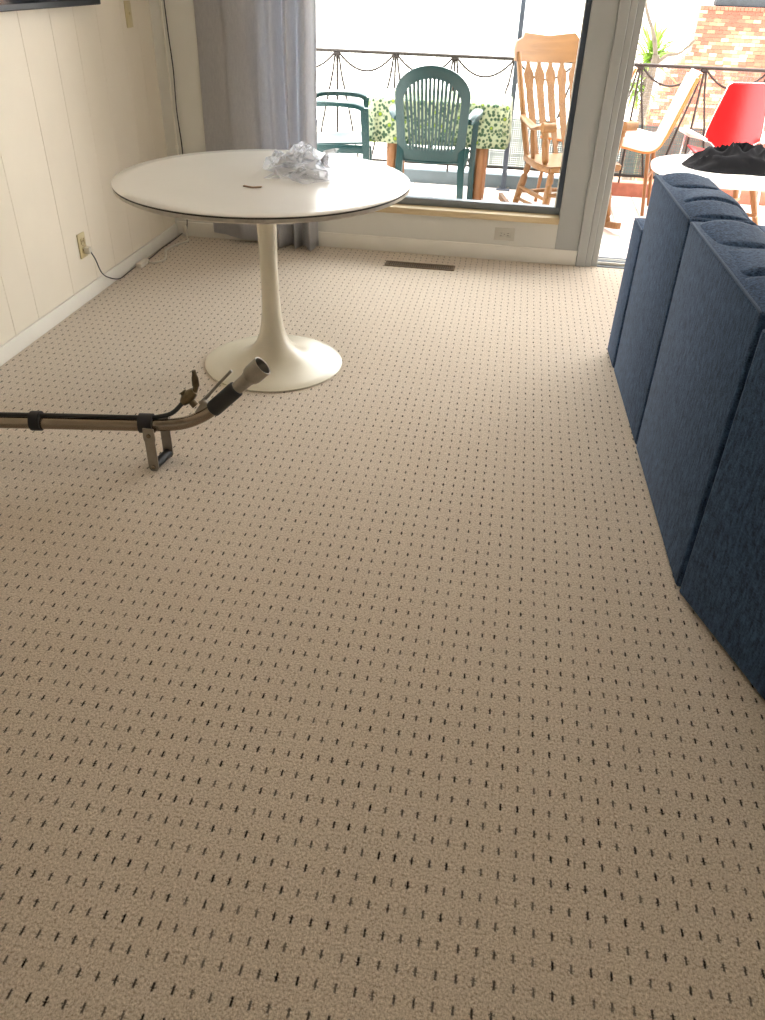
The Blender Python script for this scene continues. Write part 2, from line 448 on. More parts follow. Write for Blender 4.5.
# unseen overhang added to keep direct sun off the carpet
bm = bmesh.new(); box(bm, WX-.6, WR+.6, WY+.14, WY+1.22, 2.30, 2.40)
struct(new_obj('sun_blocker', bm, 'blocker', None, 0), 'unseen overhang added above the window to block the sun')
# deck with tiles
bm = bmesh.new(); box(bm, -4.2, 4.2, WY+.14, 7.12, DK-.12, DK-.008)
deck = struct(new_obj('deck', bm, 'grout', None, 0), 'terrace floor of pale square tiles')
tm = bmesh.new(); box(tm, -.0975, .0975, -.0975, .0975, -.012, 0, .003, 1)
t0 = new_obj('tile', tm, 'tile', deck, 30)
first = True
for i in range(-10, 14):
    for j in range(11):
        x = .1 + i*.2; y = 6.98-.1 - j*.2
        o = t0 if first else t0.copy()
        if not first: COL.objects.link(o)
        first = False
        o.parent = deck; o.location = (x, y, DK + random.uniform(-.0012, .0012)); o.rotation_euler = (random.uniform(-.004, .004), random.uniform(-.004, .004), 0)
bm = bmesh.new(); box(bm, -4.2, -1.92-.0, WY+.14, 7.0, DK-.02, DK)
new_obj('outer_paving', bm, 'tile', deck, 0)
bm = bmesh.new(); box(bm, 2.82, 4.2, WY+.14, 7.0, DK-.02, DK)
new_obj('outer_paving', bm, 'tile', deck, 0)
bm = bmesh.new(); box(bm, -4.2, .62, 7.0, 7.12, DK-.1, .0, .006, 1)
struct(new_obj('trim_2', bm, 'curb'), 'low slate-grey kerb under the railing')
bm = bmesh.new(); box(bm, .62, 4.2, 7.0, 7.12, DK-.1, .0, .006, 1)
struct(new_obj('trim_3', bm, 'brickcurb'), 'low red-brown kerb under the right part of the railing')
bm = bmesh.new(); box(bm, -160, 160, 7.2, 320, -3.6, -3.2)
struct(new_obj('ground', bm, 'sand', None, 0), 'bright pale beach beyond the terrace')

# ================================================================== INDOOR THINGS
# ---- pedestal table
TX, TY = -.906, 2.98
t = thing('pedestal_table', 'round white table with trumpet pedestal base and worn dark rim', 'table', (TX, TY, 0))
LATHE('table_top', 'laminate', t, [(0, .7405), (.50, .7405), (.5450, .7400), (.5460, .7392), (.5460, .7375), (0, .7375)], 96)
LATHE('edge_band', 'rimdark', t, [(.40, .7375), (.5450, .7375), (.5455, .7350), (.5450, .7315), (.40, .7315)], 96)
LATHE('bevelled_underside', 'rimlow', t, [(0, .7315), (.5450, .7315), (.5445, .7210), (.5300, .7130), (.49, .7080), (0, .7080)], 96)
prof = [(0, .708), (.060, .708), (.058, .700), (.046, .68), (.0415, .64), (.038, .56), (.0355, .46), (.0350, .38), (.0360, .30), (.039, .23), (.045, .175), (.055, .130), (.070, .096), (.092, .068), (.122, .047), (.160, .032), (.205, .022), (.250, .0150), (.280, .0105), (.2895, .0065), (.290, .002), (.286, 0), (0, 0)]
LATHE('pedestal', 'pedestal', t, prof, 72, 60)

# ---- clear plastic bag on the table
bag = thing('plastic_bag', 'crumpled clear plastic bag lying on the round white table', 'bag', (-.795, 3.085, .7425))
def creased_sheet(name, mat, cx, cy_, rx, ry, h, seed, nr=6, na=15, ang0=0.0, spikes=.3, zlift=0.0):
    rg = random.Random(seed); bm = bmesh.new()
    rim = [1+rg.uniform(-spikes, spikes) for _ in range(na)]
    top = bm.verts.new((cx+rg.uniform(-.01, .01), cy_+rg.uniform(-.01, .01), zlift+h*rg.uniform(.8, 1.05)))
    rings = []
    for i_ in range(1, nr+1):
        t_ = i_/nr; ring = []
        for k in range(na):
            a_ = ang0+2*PI*(k+rg.uniform(-.32, .32)+(.5 if i_ % 2 else 0))/na; rr = t_*(rim[k]*t_+1*(1-t_))
            z_ = zlift+h*max(0, (1-t_**2.4))*rg.uniform(.55, 1.2)+rg.uniform(.001, .012)*(1 if i_ < nr else .4)
            ring.append(bm.verts.new((cx+rx*rr*math.cos(a_), cy_+ry*rr*math.sin(a_), max(.0008, z_))))
        rings.append(ring)
    for k in range(na): bm.faces.new((top, rings[0][k], rings[0][(k+1) % na]))
    for i_ in range(nr-1):
        for k in range(na):
            A, B, C_, D_ = rings[i_][k], rings[i_][(k+1) % na], rings[i_+1][(k+1) % na], rings[i_+1][k]
            if rg.random() < .5: bm.faces.new((A, B, C_)); bm.faces.new((A, C_, D_))
            else: bm.faces.new((A, B, D_)); bm.faces.new((B, C_, D_))
    o_ = new_obj(name, bm, mat, bag, 0); solidify(o_, .0006); return o_
creased_sheet('film', 'film', -.01, .0, .125, .150, .062, 3, 6, 11)
creased_sheet('film_fold', 'film', -.005, .09, .105, .105, .082, 8, 5, 9, .4)
creased_sheet('film_flap', 'film', .045, -.085, .085, .110, .034, 12, 5, 9, .9)
creased_sheet('film_corner', 'film', -.085, .03, .075, .060, .060, 21, 4, 7, .2)
# open mouth of the bag with the greyish inner layer
def mouth(u, v):
    a = u*1.6*PI - .4*PI; r = .056 + .022*v
    return Vector((.085+.045*v + .008*math.sin(7*a), .055 + r*math.cos(a)*.8, .042 + r*.55*math.sin(a)))
bm = bmesh.new(); grid_surface(bm, mouth, 22, 3)
solidify(new_obj('mouth_rim', bm, 'film', bag, 0), .001)
def inner(u, v):
    a = u*2*PI; r = .052*v
    return Vector((.092 - .025*(1-v), .055 + r*.8*math.cos(a), .041 + r*.55*math.sin(a)))
bm = bmesh.new(); grid_surface(bm, inner, 26, 3)
solidify(new_obj('inner_layer', bm, 'roll', bag), .001)
# ---- little slip on the table
bm = bmesh.new(); box(bm, -.034, .034, -.006, .006, 0, .004, .0015, 1)
bmesh.ops.bisect_plane(bm, geom=bm.verts[:]+bm.edges[:]+bm.faces[:], plane_co=(0, 0, 0), plane_no=(1, 0, 0))
for v in bm.verts: v.co.z += .003*(v.co.x/.034)**2; v.co.y += .002*(v.co.x/.034)**2
tag(new_obj('wood_sliver', bm, 'shim', None, 30, (-.90, 2.814, .7412)), 'small brown sliver lying flat on the white table top', 'sliver')

# ---- curtain
def curtain_path(s):
    P = [(-1.745, 4.650), (-1.70, 4.640), (-1.60, 4.612), (-1.56, 4.588), (-1.46, 4.600), (-1.405, 4.632), (-1.365, 4.640), (-1.345, 4.610), (-1.325, 4.575),
         (-1.300, 4.560), (-1.280, 4.600), (-1.262, 4.632), (-1.245, 4.590), (-1.222, 4.545), (-1.200, 4.570), (-1.186, 4.625), (-1.168, 4.612), (-1.150, 4.552), (-1.122, 4.535), (-1.100, 4.575), (-1.094, 4.630), (-1.082, 4.645)]
    return P
cp = spline([(x, y, 0) for x, y in curtain_path(0)], 6)
bm = bmesh.new(); NZ = 26; n = len(cp)
def cfn(u, v):
    p = cp[min(n-1, int(round(u*(n-1))))]
    z = .012 + .03*(1 - min(1, max(0, (p.x+1.745)/.45))) + v*2.20
    w = 1-v
    flare = w*w
    return Vector((p.x + .012*flare*math.sin(p.x*60+1) + .010*math.sin(v*7+p.x*9)*flare, p.y - .018*flare*(1 if p.x > -1.4 else .0) + .004*math.sin(v*9+p.x*30), z))
grid_surface(bm, cfn, n-1, NZ)
cu = thing('curtain', 'long grey drape gathered at the left edge of the window', 'curtain', (0, 0, 0))
solidify(new_obj('drape', bm, 'curtain', cu, 80), .003)
TUBE('curtain_rod', 'alu', cu, [(-1.85, 4.60, 2.23), (.3, 4.60, 2.23)], .012)
for x in (-1.7, .22): TUBE('rod_bracket', 'alu', cu, [(x, 4.60, 2.23), (x, 4.671, 2.23)], .007)

# ---- TV on the left wall
tv = thing('television', 'black flat screen hung on the left wall, only its lower edge in view', 'television', (WX, 3.5, 1.22))
BX('back_shell', 'tvb', tv, .030, .062, -.56, .455, .012, .68, .01, 2)
bz = BX('bezel', 'tvb', tv, .062, .070, -.575, .47, 0, .70, .003, 1)
BX('screen', 'tvs', bz, .0702, .0722, -.562, .457, .022, .688)
BX('wall_mount', 'steeld', tv, .001, .030, -.2, .2, .2, .5)

# ---- electric plates
def plate(name, label, cat, loc, rot, mat, horizontal=False, kind='outlet'):
    o = thing(name, label, cat, loc); o.rotation_euler = rot
    w, h = (.0575, .035) if horizontal else (.035, .0575)
    BX('cover', mat, o, -w, w, -.006, 0, -h, h, .003, 2)
    if kind == 'outlet':
        for s in (-1, 1):
            cx, cz = (s*.020, 0) if horizontal else (0, s*.020)
            bm = bmesh.new(); box(bm, cx-.014, cx+.014, -.0075, -.005, cz-.0145, cz+.0145, .004, 2)
            soc = new_obj('socket', bm, mat, o)
            for q in (-1, 1):
                a_ = (cx, cz+q*.006) if horizontal else (cx+q*.006, cz)
                bx_ = (.004, .0012) if horizontal else (.0012, .004)
                BX('slot', 'slot', soc, a_[0]-bx_[0], a_[0]+bx_[0], -.0081, -.007, a_[1]-bx_[1], a_[1]+bx_[1])
    else:
        BX('toggle_plate', mat, o, -.012, .012, -.0075, -.005, -.022, .022, .001, 1)
        BX('toggle', mat, o, -.005, .005, -.016, -.006, -.002, .010, .001, 1)
    bm = bmesh.new()
    lathe(bm, [(0, 0), (.003, 0), (.003, .001), (0, .0015)], 10); bmesh.ops.transform(bm, matrix=Matrix.Rotation(PI/2, 4, 'X') @ Matrix.Translation((0, 0, .006)), verts=bm.verts[:])
    new_obj('screw', bm, 'steeld', o)
    return o
plate('wall_outlet', 'aged ivory wall outlet above the left baseboard with a cord plugged in', 'outlet', (WX+.0005, 3.528, .257), (0, 0, PI/2), 'plate')
plate('wall_outlet', 'pale grey outlet set sideways in the wall under the window', 'outlet', (.004, WY-.0005, .148), (0, 0, 0), 'platew', True)
plate('light_switch', 'tan light switch plate on the left wall near the corner', 'light switch', (WX+.0005, 4.392, 1.164), (0, 0, PI/2), 'plate', False, 'switch')

# ---- plug with black cord down to the floor, white extension cord, corner cable and conduit
c = thing('power_cord', 'thin dark power cord drooping from the ivory outlet to the floor', 'cord', (WX+.008, 3.535, .235))
bx_l = lambda x, y, z: (x-(WX+.008), y-3.535, z-.235)
BX('plug', 'cordw', c, .002, .030, -.013, .013, -.018, .014, .004, 2)
TUBE('cable', 'cordb', c, spline([bx_l(-1.965, 3.535, .228), bx_l(-1.955, 3.55, .19), bx_l(-1.965, 3.61, .10), bx_l(-1.972, 3.70, .045), bx_l(-1.972, 3.80, .010), bx_l(-1.978, 3.92, .006), bx_l(-1.976, 4.02, .008)], 8), .0028, 6)
c = thing('extension_cord', 'white extension cord lying along the left baseboard near the corner', 'cord', (-1.955, 4.06, 0))
lx = lambda x, y, z: (x+1.955, y-4.06, z)
BX('socket_block', 'cordw', c, -.020, .014, -.055, .05, .001, .026, .005, 2)
TUBE('cable', 'cordw', c, spline([lx(-1.95, 4.10, .010), lx(-1.91, 4.10, .007), lx(-1.875, 4.16, .007), lx(-1.90, 4.25, .007), lx(-1.935, 4.34, .007), lx(-1.92, 4.44, .007), lx(-1.88, 4.54, .007), lx(-1.905, 4.60, .008), lx(-1.925, 4.635, .05)], 8), .0062, 8)
BX('plug', 'cordw', c, .018, .040, .560, .582, .03, .07, .004, 2)
TUBE('cable', 'cordb', c, spline([lx(-1.965, 4.02, .02), lx(-1.96, 4.18, .008), lx(-1.972, 4.35, .006), lx(-1.965, 4.52, .008), lx(-1.95, 4.64, .02)], 8), .003, 6)
o = thing('cable_conduit', 'slim white conduit running down the window wall beside the corner', 'conduit', (-1.932, WY, .095))
BX('duct', 'trimw', o, -.005, .005, -.010, -.0005, 0, 2.2, .003, 2)
for z in (.4, 1.1, 1.8): BX('clip', 'trimw', o, -.008, .008, -.012, -.0005, z, z+.02, .002, 1)
tag(TUBE('hanging_cable', 'cordb', None, spline([(-1.917, WY-.006, 2.2), (-1.914, WY-.008, 1.5), (-1.908, WY-.009, 1.1), (-1.902, WY-.007, .9), (-1.907, WY-.010, .7), (-1.900, WY-.008, .5), (-1.907, WY-.008, .3), (-1.915, WY-.018, .09), (-1.93, WY-.03, .02)], 8), .003, 6),
    'thin black cable hanging beside the white conduit in the corner', 'cable')

# ---- floor vent
v = thing('floor_vent', 'brown slotted metal floor register in the carpet below the window', 'vent', (-.453, 4.428, 0))
BX('shaft', 'ventd', v, -.188, .188, -.030, .030, .0005, .0015)
for (a_, b_, c_, d_) in ((-.2, .2, -.043, -.030), (-.2, .2, .030, .043), (-.2, -.186, -.030, .030), (.186, .2, -.030, .030)):
    BX('frame', 'vent', v, a_, b_, c_, d_, .0005, .006, .0015, 1)
BX('centre_bar', 'vent', v, -.186, .186, -.003, .003, .0015, .0055)
bm = bmesh.new(); box(bm, -.0022, .0022, -.030, .030, .0015, .005); s0 = new_obj('slat', bm, 'vent', v, 0)
for k in range(31):
    o = s0 if k == 0 else s0.copy()
    if k: COL.objects.link(o)
    o.location = (-.180+.012*k, 0, 0)

# ---- carpet cleaning wand
WZ = .14
w = thing('cleaning_wand', 'steel carpet cleaning wand with black grip resting on the carpet', 'wand', (-1.05, 2.11, 0))
L = lambda x, y, z: (x+1.05, y-2.11, z)
main = spline([L(-1.75, 2.005, .135), L(-1.56, 2.034, .140), L(-1.30, 2.073, .143), L(-1.10, 2.104, .144), L(-1.02, 2.122, .144), L(-.965, 2.138, .150), L(-.920, 2.148, .168), L(-.880, 2.152, .194), L(-.845, 2.156, .226)], 8)
TUBE('tube', 'steel', w, main, .0205, 20)
gp0, gp1, gp2 = Vector(L(-.872, 2.153, .200)), Vector(L(-.790, 2.162, .283)), Vector(L(-.675, 2.176, .386))
gd = (gp2-gp0).normalized()
g = TUBE('grip', 'rubber', w, [gp0+gd*t_ for t_ in (0, .004, .01, .108, .116, .12)], [.0225, .0265, .027, .027, .0265, .0225], 22)
e0 = gp0+gd*.12
bm = bmesh.new()
tube(bm, [e0+gd*t_ for t_ in (-.01, .02, .05, .058, .063, .075, .12)], [.0205, .0210, .0225, .0265, .0300, .0325, .0330], 24, False)
tube(bm, [e0+gd*t_ for t_ in (.12, .119, .05)], [.0330, .0300, .0240], 24, False)
new_obj('cuff', bm, 'steeld', w, 50)
TUBE('cuff_bore', 'rubber', w, [e0+gd*.05, e0+gd*.056], .0238, 20)
# hose along the top of the tube, valve and trigger
off = Vector((0, .004, .026))
hp = [Vector(L(-1.75, 2.005, .135))+off, Vector(L(-1.56, 2.034, .140))+off, Vector(L(-1.30, 2.073, .143))+off, Vector(L(-1.10, 2.104, .144))+off, Vector(L(-1.045, 2.118, .146))+off, Vector(L(-1.00, 2.14, .185)), Vector(L(-.955, 2.16, .235))]
TUBE('hose', 'hose', w, spline(hp, 8), .0075, 10)
vb = TUBE('valve', 'brass', w, [L(-.972, 2.158, .212), L(-.960, 2.160, .226), L(-.945, 2.163, .242), L(-.930, 2.165, .256)], [.013, .020, .020, .014], 8)
TUBE('valve_arm', 'brass', vb, [L(-.972, 2.165, .250), L(-.930, 2.158, .205)], .012, 8)
TUBE('valve_stem', 'brass', vb, [L(-.930, 2.165, .254), L(-.925, 2.168, .272), L(-.925, 2.168, .274), L(-.926, 2.17, .300), L(-.927, 2.171, .315), L(-.928, 2.171, .325)], [.009, .009, .012, .011, .007, .007], 10)
BX('valve_bracket', 'steeld', w, -.012, .012, -.01, .01, -.03, .03, .003, 1, Matrix.Translation(L(-.905, 2.155, .205)) @ Matrix.Rotation(math.radians(35), 4, 'Y'))
TUBE('trigger_lever', 'steeld', w, spline([L(-.915, 2.160, .215), L(-.885, 2.165, .245), L(-.850, 2.172, .285), L(-.815, 2.178, .322), L(-.805, 2.18, .333)], 5), [.006]*6+[.005]*15, 8)
for x_, y_, z_, ln in ((-1.440, 2.053, .142, .016), (-1.085, 2.108, .1445, .022)):
    d_ = (Vector(L(x_+.1, y_+.015, z_))-Vector(L(x_, y_, z_))).normalized(); c_ = Vector(L(x_, y_, z_+.006))
    TUBE('clamp_band', 'rubber', w, [c_-d_*ln, c_+d_*ln], .0325, 18)
# D-handle below
hx = Vector(L(-1.052, 2.105, 0))
for s in (-1, 1):
    o_ = Vector((0, .048*s, 0)) + Vector((.006*s, 0, 0))
    pl = bmesh.new()
    pts = [(-.018, .160), (.018, .160), (.020, .120), (.017, .112), (.017, .012), (.010, .002), (-.010, .002), (-.017, .012), (-.017, .112), (-.020, .120)]
    extrude_outline(pl, [hx+o_+Vector((x_, -.0025*s, z_)) for x_, z_ in pts], (0, .005*s, 0))
    hb = new_obj('handle_strap', pl, 'steeld', w, 30)
    for z_ in (.135, .018):
        TUBE('bolt', 'steel', hb, [hx+o_+Vector((0, -.006, z_)), hx+o_+Vector((0, .006, z_))], .0075, 8)
TUBE('handle_bar', 'rubber', w, [hx+Vector((-.006, -.045, .018)), hx+Vector((.006, .045, .018))], .0155, 16)
TUBE('handle_cross_bolt', 'steel', w, [hx+Vector((-.006, -.05, .135)), hx+Vector((.006, .05, .135))], .006, 8)

# ---- sofa of blue modules, backs towards the camera side
S0 = Vector((.517, 3.42, 0)); sdv = Vector((.596-.534, 1.756-3.42, 0)).normalized()
ang = math.atan2(sdv.y, sdv.x)            # local +x runs towards the camera, local +y to the right of the photo
def sofa_module(name, label, origin, rotz, length, height=.80, depth=.95, puffs=3, arm=False, group='blue sofa modules'):
    m = thing(name, label, 'sofa', (origin.x, origin.y, 0), rotz, group)
    # local x along the back, local y INTO the sofa
    x0, x1 = .005, length-.005
    if arm:
        BX('arm', 'sofa', m, -.215, -.005, 0.0, depth, .006, .59, .016, 4)
        TUBE('piping', 'sofad', m, [(-.200, .004, .586), (-.02, .004, .586)], .004, 6)
    bm = bmesh.new()
    # outer back shell, slightly tucked in at the foot
    vs_ = box(bm, x0, x1, 0, .20, .006, height-.002, .011, 3)
    for v_ in bm.verts:
        if v_.co.z < .10: v_.co.y += .004 if v_.co.y < .1 else 0
    bmesh.ops.recalc_face_normals(bm, faces=bm.faces[:])
    new_obj('outer_back', bm, 'sofa', m, 40)
    TUBE('piping', 'sofad', m, [(x0+.010, .012, height-.03), (x0+.012, .002, height-.006), (x0+.03, .001, height-.002), (x1-.03, .001, height-.002), (x1-.012, .002, height-.006), (x1-.010, .012, height-.03)], .0042, 6)
    # puffed cushion rolling over the top of the back and down its front
    P = spline([(0, .010, height-.012), (0, .05, height+.006), (0, .13, height+.012), (0, .21, height-.010), (0, .285, height-.09), (0, .325, height-.22), (0, .33, .43)], 6)
    npf = len(P)-1
    def fn(u, v_):
        i = min(npf, int(round(v_*npf))); p = P[i]
        a_ = P[max(0, i-1)]; b_ = P[min(npf, i+1)]; t_ = (b_-a_).normalized(); nrm = Vector((0, -t_.z, t_.y))
        ph = u*puffs
        fr_ = ph-math.floor(ph)
        ch = max(0, 1-min(fr_, 1-fr_)/.14)
        sag = -.020*ch*ch*min(1, v_*5) + .005*math.sin(u*9+v_*7)
        edge = -.03*max(0, 1-min(u, 1-u)/.05)**2
        skew = .020*math.sin(v_*3.2)*(1 if 0 < u < 1 else 0)
        q = p + nrm*(sag+edge*min(1, v_*4+.2))
        return Vector((x0+.008+(x1-x0-.016)*u + skew*(1-abs(2*u-1)), q.y, q.z))
    bm = bmesh.new(); grid_surface(bm, fn, 16*puffs, npf)
    new_obj('back_cushion', bm, 'sofa', m, 60)
    BX('seat_base', 'sofa', m, x0, x1, .205, depth, .03, .27, .02, 3)
    BX('seat_cushion', 'sofa', m, x0+.003, x1-.003, .26, depth+.01, .275, .44, .04, 4)
    for fx in (x0+.07, x1-.07):
        for fy in (.08, depth-.08):
            bm = bmesh.new(); lathe(bm, [(0, 0), (.022, 0), (.026, .035), (0, .035)], 12, (fx, fy)); new_obj('foot', bm, 'foot', m)
    return m
# local +y must point to the right: build with x towards camera mirrored, so use rotation = ang and flip y through negative scale-free maths
def place_module(name, label, start, direction, length, **kw):
    # origin at the END nearest the camera so that local +x runs AWAY from the camera and local +y points LEFT; mirrored below
    return sofa_module(name, label, start, math.atan2(direction.y, direction.x), length, **kw)
m1 = place_module('sofa_module', 'far blue sofa module with a low arm, next to the open door', S0+sdv*.215, sdv, .655, arm=True)
m2 = place_module('sofa_module', 'middle blue sofa module with piped back edge', S0+sdv*.872, sdv, .790)
d3 = Vector((.737-.597, 1.388-1.752, 0)).normalized()
m3 = place_module('sofa_module', 'nearest dark blue sofa module, turned at an angle at the right edge', Vector((.579, 1.752, 0)), d3, .85, height=.775)

WEDGE = math.atan2(sdv.x*d3.y-sdv.y*d3.x, sdv.dot(d3))      # the near module is a corner wedge: its inner end is cut at the angle
for ch in m3.children:
    me = ch.data
    if ch.name.startswith('piping'): continue
    if ch.name.split('.')[0] == 'foot':
        my = sum(v_.co.y for v_ in me.vertices)/len(me.vertices); mx_ = sum(v_.co.x for v_ in me.vertices)/len(me.vertices)
        if mx_ < .40:
            for v_ in me.vertices: v_.co.x += my*math.tan(abs(WEDGE))
        continue
    for v_ in me.vertices:
        if v_.co.x < .40: v_.co.x += max(0, v_.co.y)*math.tan(abs(WEDGE))*(1-max(0, v_.co.x)/.40)
# ---- fill light added under the ceiling to brighten the room
for (x_, y_, lb) in ((.25, 2.6, 'unseen round ceiling light added to brighten the room'),):
    l = thing('added_fill_lamp', lb, 'fill_lamp', (x_, y_, CZ))
    LATHE('fill_base', 'fill_lampb', l, [(0, 0), (.29, 0), (.29, -.03), (0, -.03)], 40)
    LATHE('fill_diffuser', 'fill_lamp', l, [(.275, -.03), (.265, -.06), (.20, -.09), (.11, -.105), (0, -.11)], 40)

# ================================================================== TERRACE
# ---- railing
RY, RZ = 7.0, .845
r = thing('terrace_railing', 'brown wrought iron terrace railing with swags and fanned bars', 'railing', (0, RY, 0))
TUBE('top_rail', 'iron', r, [(-3.4, 0, RZ-.003), (3.4, 0, RZ-.003)], .0125, 8)
TUBE('bottom_rail', 'iron', r, [(-3.4, 0, .055), (3.4, 0, .055)], .010, 8)
PX = [-1.472+.4705*k for k in range(-4, 11)]
for px in PX:
    bm = bmesh.new(); tube(bm, [(px, 0, RZ-.01), (px, 0, .0)], .0085, 8); po = new_obj('post', bm, 'iron', r)
    for s in (-1, 1):
        bm = bmesh.new(); tube(bm, [(px+.014*s, 0, RZ-.02), (px+.035*s, 0, RZ-.16), (px+.095*s, 0, RZ-.40), (px+.18*s, 0, .06)], .0085, 6); new_obj('fan_bar', bm, 'iron', r)
    bm = bmesh.new(); box(bm, px-.024, px+.024, -.012, .012, RZ-.035, RZ-.012, .004, 1); new_obj('collar', bm, 'iron', r)
for a_, b_ in zip(PX, PX[1:]):
    pts = []
    for k in range(15):
        t_ = k/14; x_ = a_+.02+(b_-a_-.04)*t_
        pts.append((x_, 0, RZ-.02-.115*(1-(2*t_-1)**2)))
    TUBE('swag', 'iron', r, pts, .0085, 6)
for k in (7, 9):
    TUBE('brace', 'iron', r, [(PX[k]-.34, -.012, .06), (PX[k]-.10, -.012, .30)], .006, 6)
# wire mesh and lower netting: too fine to count
bm = bmesh.new()
for k in range(int(6.4/.028)):
    x_ = -3.2+k*.028; box(bm, x_-.0014, x_+.0014, .009, .0104, .06, RZ)
for k in range(28):
    z_ = .07+k*.028; box(bm, -3.2, 3.2, .0104, .0118, z_-.0014, z_+.0014)
o = new_obj('wire_mesh', bm, 'wire', r, 0); o['kind'] = 'stuff'
bm = bmesh.new()
for k in range(int(1.85/.016)):
    x_ = -.20+k*.016; box(bm, x_-.0052, x_+.0052, .016, .018, .06, .43)
for k in range(23):
    z_ = .065+k*.016; box(bm, -.205, 1.65, .018, .020, z_-.0052, z_+.0052)
o = new_obj('netting', bm, 'net', r, 0); o['kind'] = 'stuff'

# ---- slim post
p = thing('terrace_post', 'slim dark metal post standing on the terrace behind the rocking chair', 'post', (-.051, 6.93, DK))
BX('post_shaft', 'alud', p, -.019, .019, -.019, .019, .01, 2.5, .003, 1)
BX('base_plate', 'alud', p, -.055, .055, -.045, .045, 0, .012, .003, 1)
for s in (-1, 1): TUBE('bolt', 'steeld', p, [(.04*s, 0, .01), (.04*s, 0, .022)], .008, 6)
BX('post_cap', 'alud', p, -.024, .024, -.024, .024, 2.5, 2.515, .003, 1)

# ---- green plastic armchairs
def green_chair(label, loc, rotz):
    g = thing('garden_armchair', label, 'chair', loc, rotz, 'green plastic garden armchairs')
    g.scale = (1, 1, 1.055)
    lean = lambda z: .06-.17*(z-.40)/.55
    def arch(wb, wm, zb, zt, n=28):
        pts = [(-wb, zb), (-(wb+wm)/2-.004, (zb*2+.62)/3)]
        zc = zt-wm*.72
        for k in range(n+1):
            a_ = PI-PI*k/n
            pts.append((wm*math.cos(a_), zc+(zt-zc)*math.sin(a_)))
        pts += [((wb+wm)/2+.004, (zb*2+.62)/3), (wb, zb)]
        return pts
    curve = lambda x: .05*(1-(x/.25)**2)*-1
    T3 = lambda x, z: Vector((x, lean(z)+curve(x), z))
    outer = [T3(*q) for q in arch(.205, .243, .40, .955)]
    inn = [T3(*q) for q in arch(.150, .186, .475, .885)]
    bm = bmesh.new(); extrude_outline(bm, outer, (0, .022, 0), inn); new_obj('back_frame', bm, 'green', g, 40)
    N = 14
    for k in range(N):
        f_ = -1+2*(k+.5)/N
        xb, xt = f_*.148, f_*.182
        zt = (.885-.186*.72)+.186*.72*math.sqrt(max(0, 1-(xt/.186)**2))+.004
        hw_b, hw_t = .0070, .0083
        bm = bmesh.new()
        prev = None
        for z_, xx, hw in ((.470, xb, hw_b), ((.47+zt)/2, (xb+xt)/2, (hw_b+hw_t)/2), (zt, xt, hw_t)):
            c_ = T3(xx, z_)
            ring = [bm.verts.new(c_+Vector((dx, dy, 0))) for dx, dy in ((-hw, .004), (hw, .004), (hw, .016), (-hw, .016))]
            if prev:
                for q in range(4): bm.faces.new((prev[q], prev[(q+1) % 4], ring[(q+1) % 4], ring[q]))
            else: bm.faces.new(ring[::-1])
            prev = ring
        bm.faces.new(prev); new_obj('slat', bm, 'green', g, 0)
    # seat: dished grid with apron
    def sf(u, v_):
        x_ = (u-.5)*2*(.215+.025*v_); y_ = .04+.45*v_
        return Vector((x_, y_, .405-.022*math.sin(PI*u)*(.5+.5*math.sin(PI*v_)) + .022*v_ - .03*max(0, v_-.88)/.12))
    bm = bmesh.new(); grid_surface(bm, sf, 14, 14); solidify(new_obj('seat', bm, 'green', g, 60), .012)
    BX('apron', 'green', g, -.235, .235, .455, .475, .345, .405, .006, 2)
    for s in (-1, 1):
        BX('side_rail', 'green', g, s*.225-.012, s*.225+.012, .03, .46, .355, .410, .006, 2)
        # arm: flat curved strip
        pts = spline([(s*.232, .035, .645), (s*.265, .10, .668), (s*.278, .22, .675), (s*.280, .36, .668), (s*.276, .44, .645)], 5)
        bm = bmesh.new(); prev = None
        for i_, p_ in enumerate(pts):
            w_ = .022+.014*math.sin(PI*min(1, i_/(len(pts)-1)*.8+.1))
            ring = [bm.verts.new(p_+Vector((dx, 0, dz))) for dx, dz in ((-w_, -.012), (w_, -.022), (w_, .004), (w_*.6, .012), (-w_*.6, .012), (-w_, .004))]
            if prev:
                for q in range(6): bm.faces.new((prev[q], prev[(q+1) % 6], ring[(q+1) % 6], ring[q]))
            else: bm.faces.new(ring[::-1])
            prev = ring
        bm.faces.new(prev); new_obj('arm', bm, 'green', g, 45)
        def bar(pts_, w0, w1, d0, d1, nm):
            bm = bmesh.new(); prev = None
            for i_, p_ in enumerate(pts_):
                t_ = i_/(len(pts_)-1); w_ = w0+(w1-w0)*t_; d_ = d0+(d1-d0)*t_
                ring = [bm.verts.new(Vector(p_)+Vector((dx*w_, dy*d_, 0))) for dx, dy in ((-1, -1), (1, -1), (1, 1), (-1, 1))]
                if prev:
                    for q in range(4): bm.faces.new((prev[q], prev[(q+1) % 4], ring[(q+1) % 4], ring[q]))
                else: bm.faces.new(ring[::-1])
                prev = ring
            bm.faces.new(prev); new_obj(nm, bm, 'green', g, 30)
        bar([(s*.272, .44, .645), (s*.262, .455, .40), (s*.268, .475, 0)], .020, .020, .030, .020, 'leg')
        bar([(s*.205, .045, .50), (s*.210, .035, .38), (s*.232, -.035, 0)], .024, .020, .024, .020, 'leg')
    return g
green_chair('dark green slatted plastic armchair with its back to the window', (-.549, 5.625, DK), 0)
green_chair('dark green plastic armchair seen side-on behind the curtain edge', (-1.54, 6.2, DK), math.radians(-82))

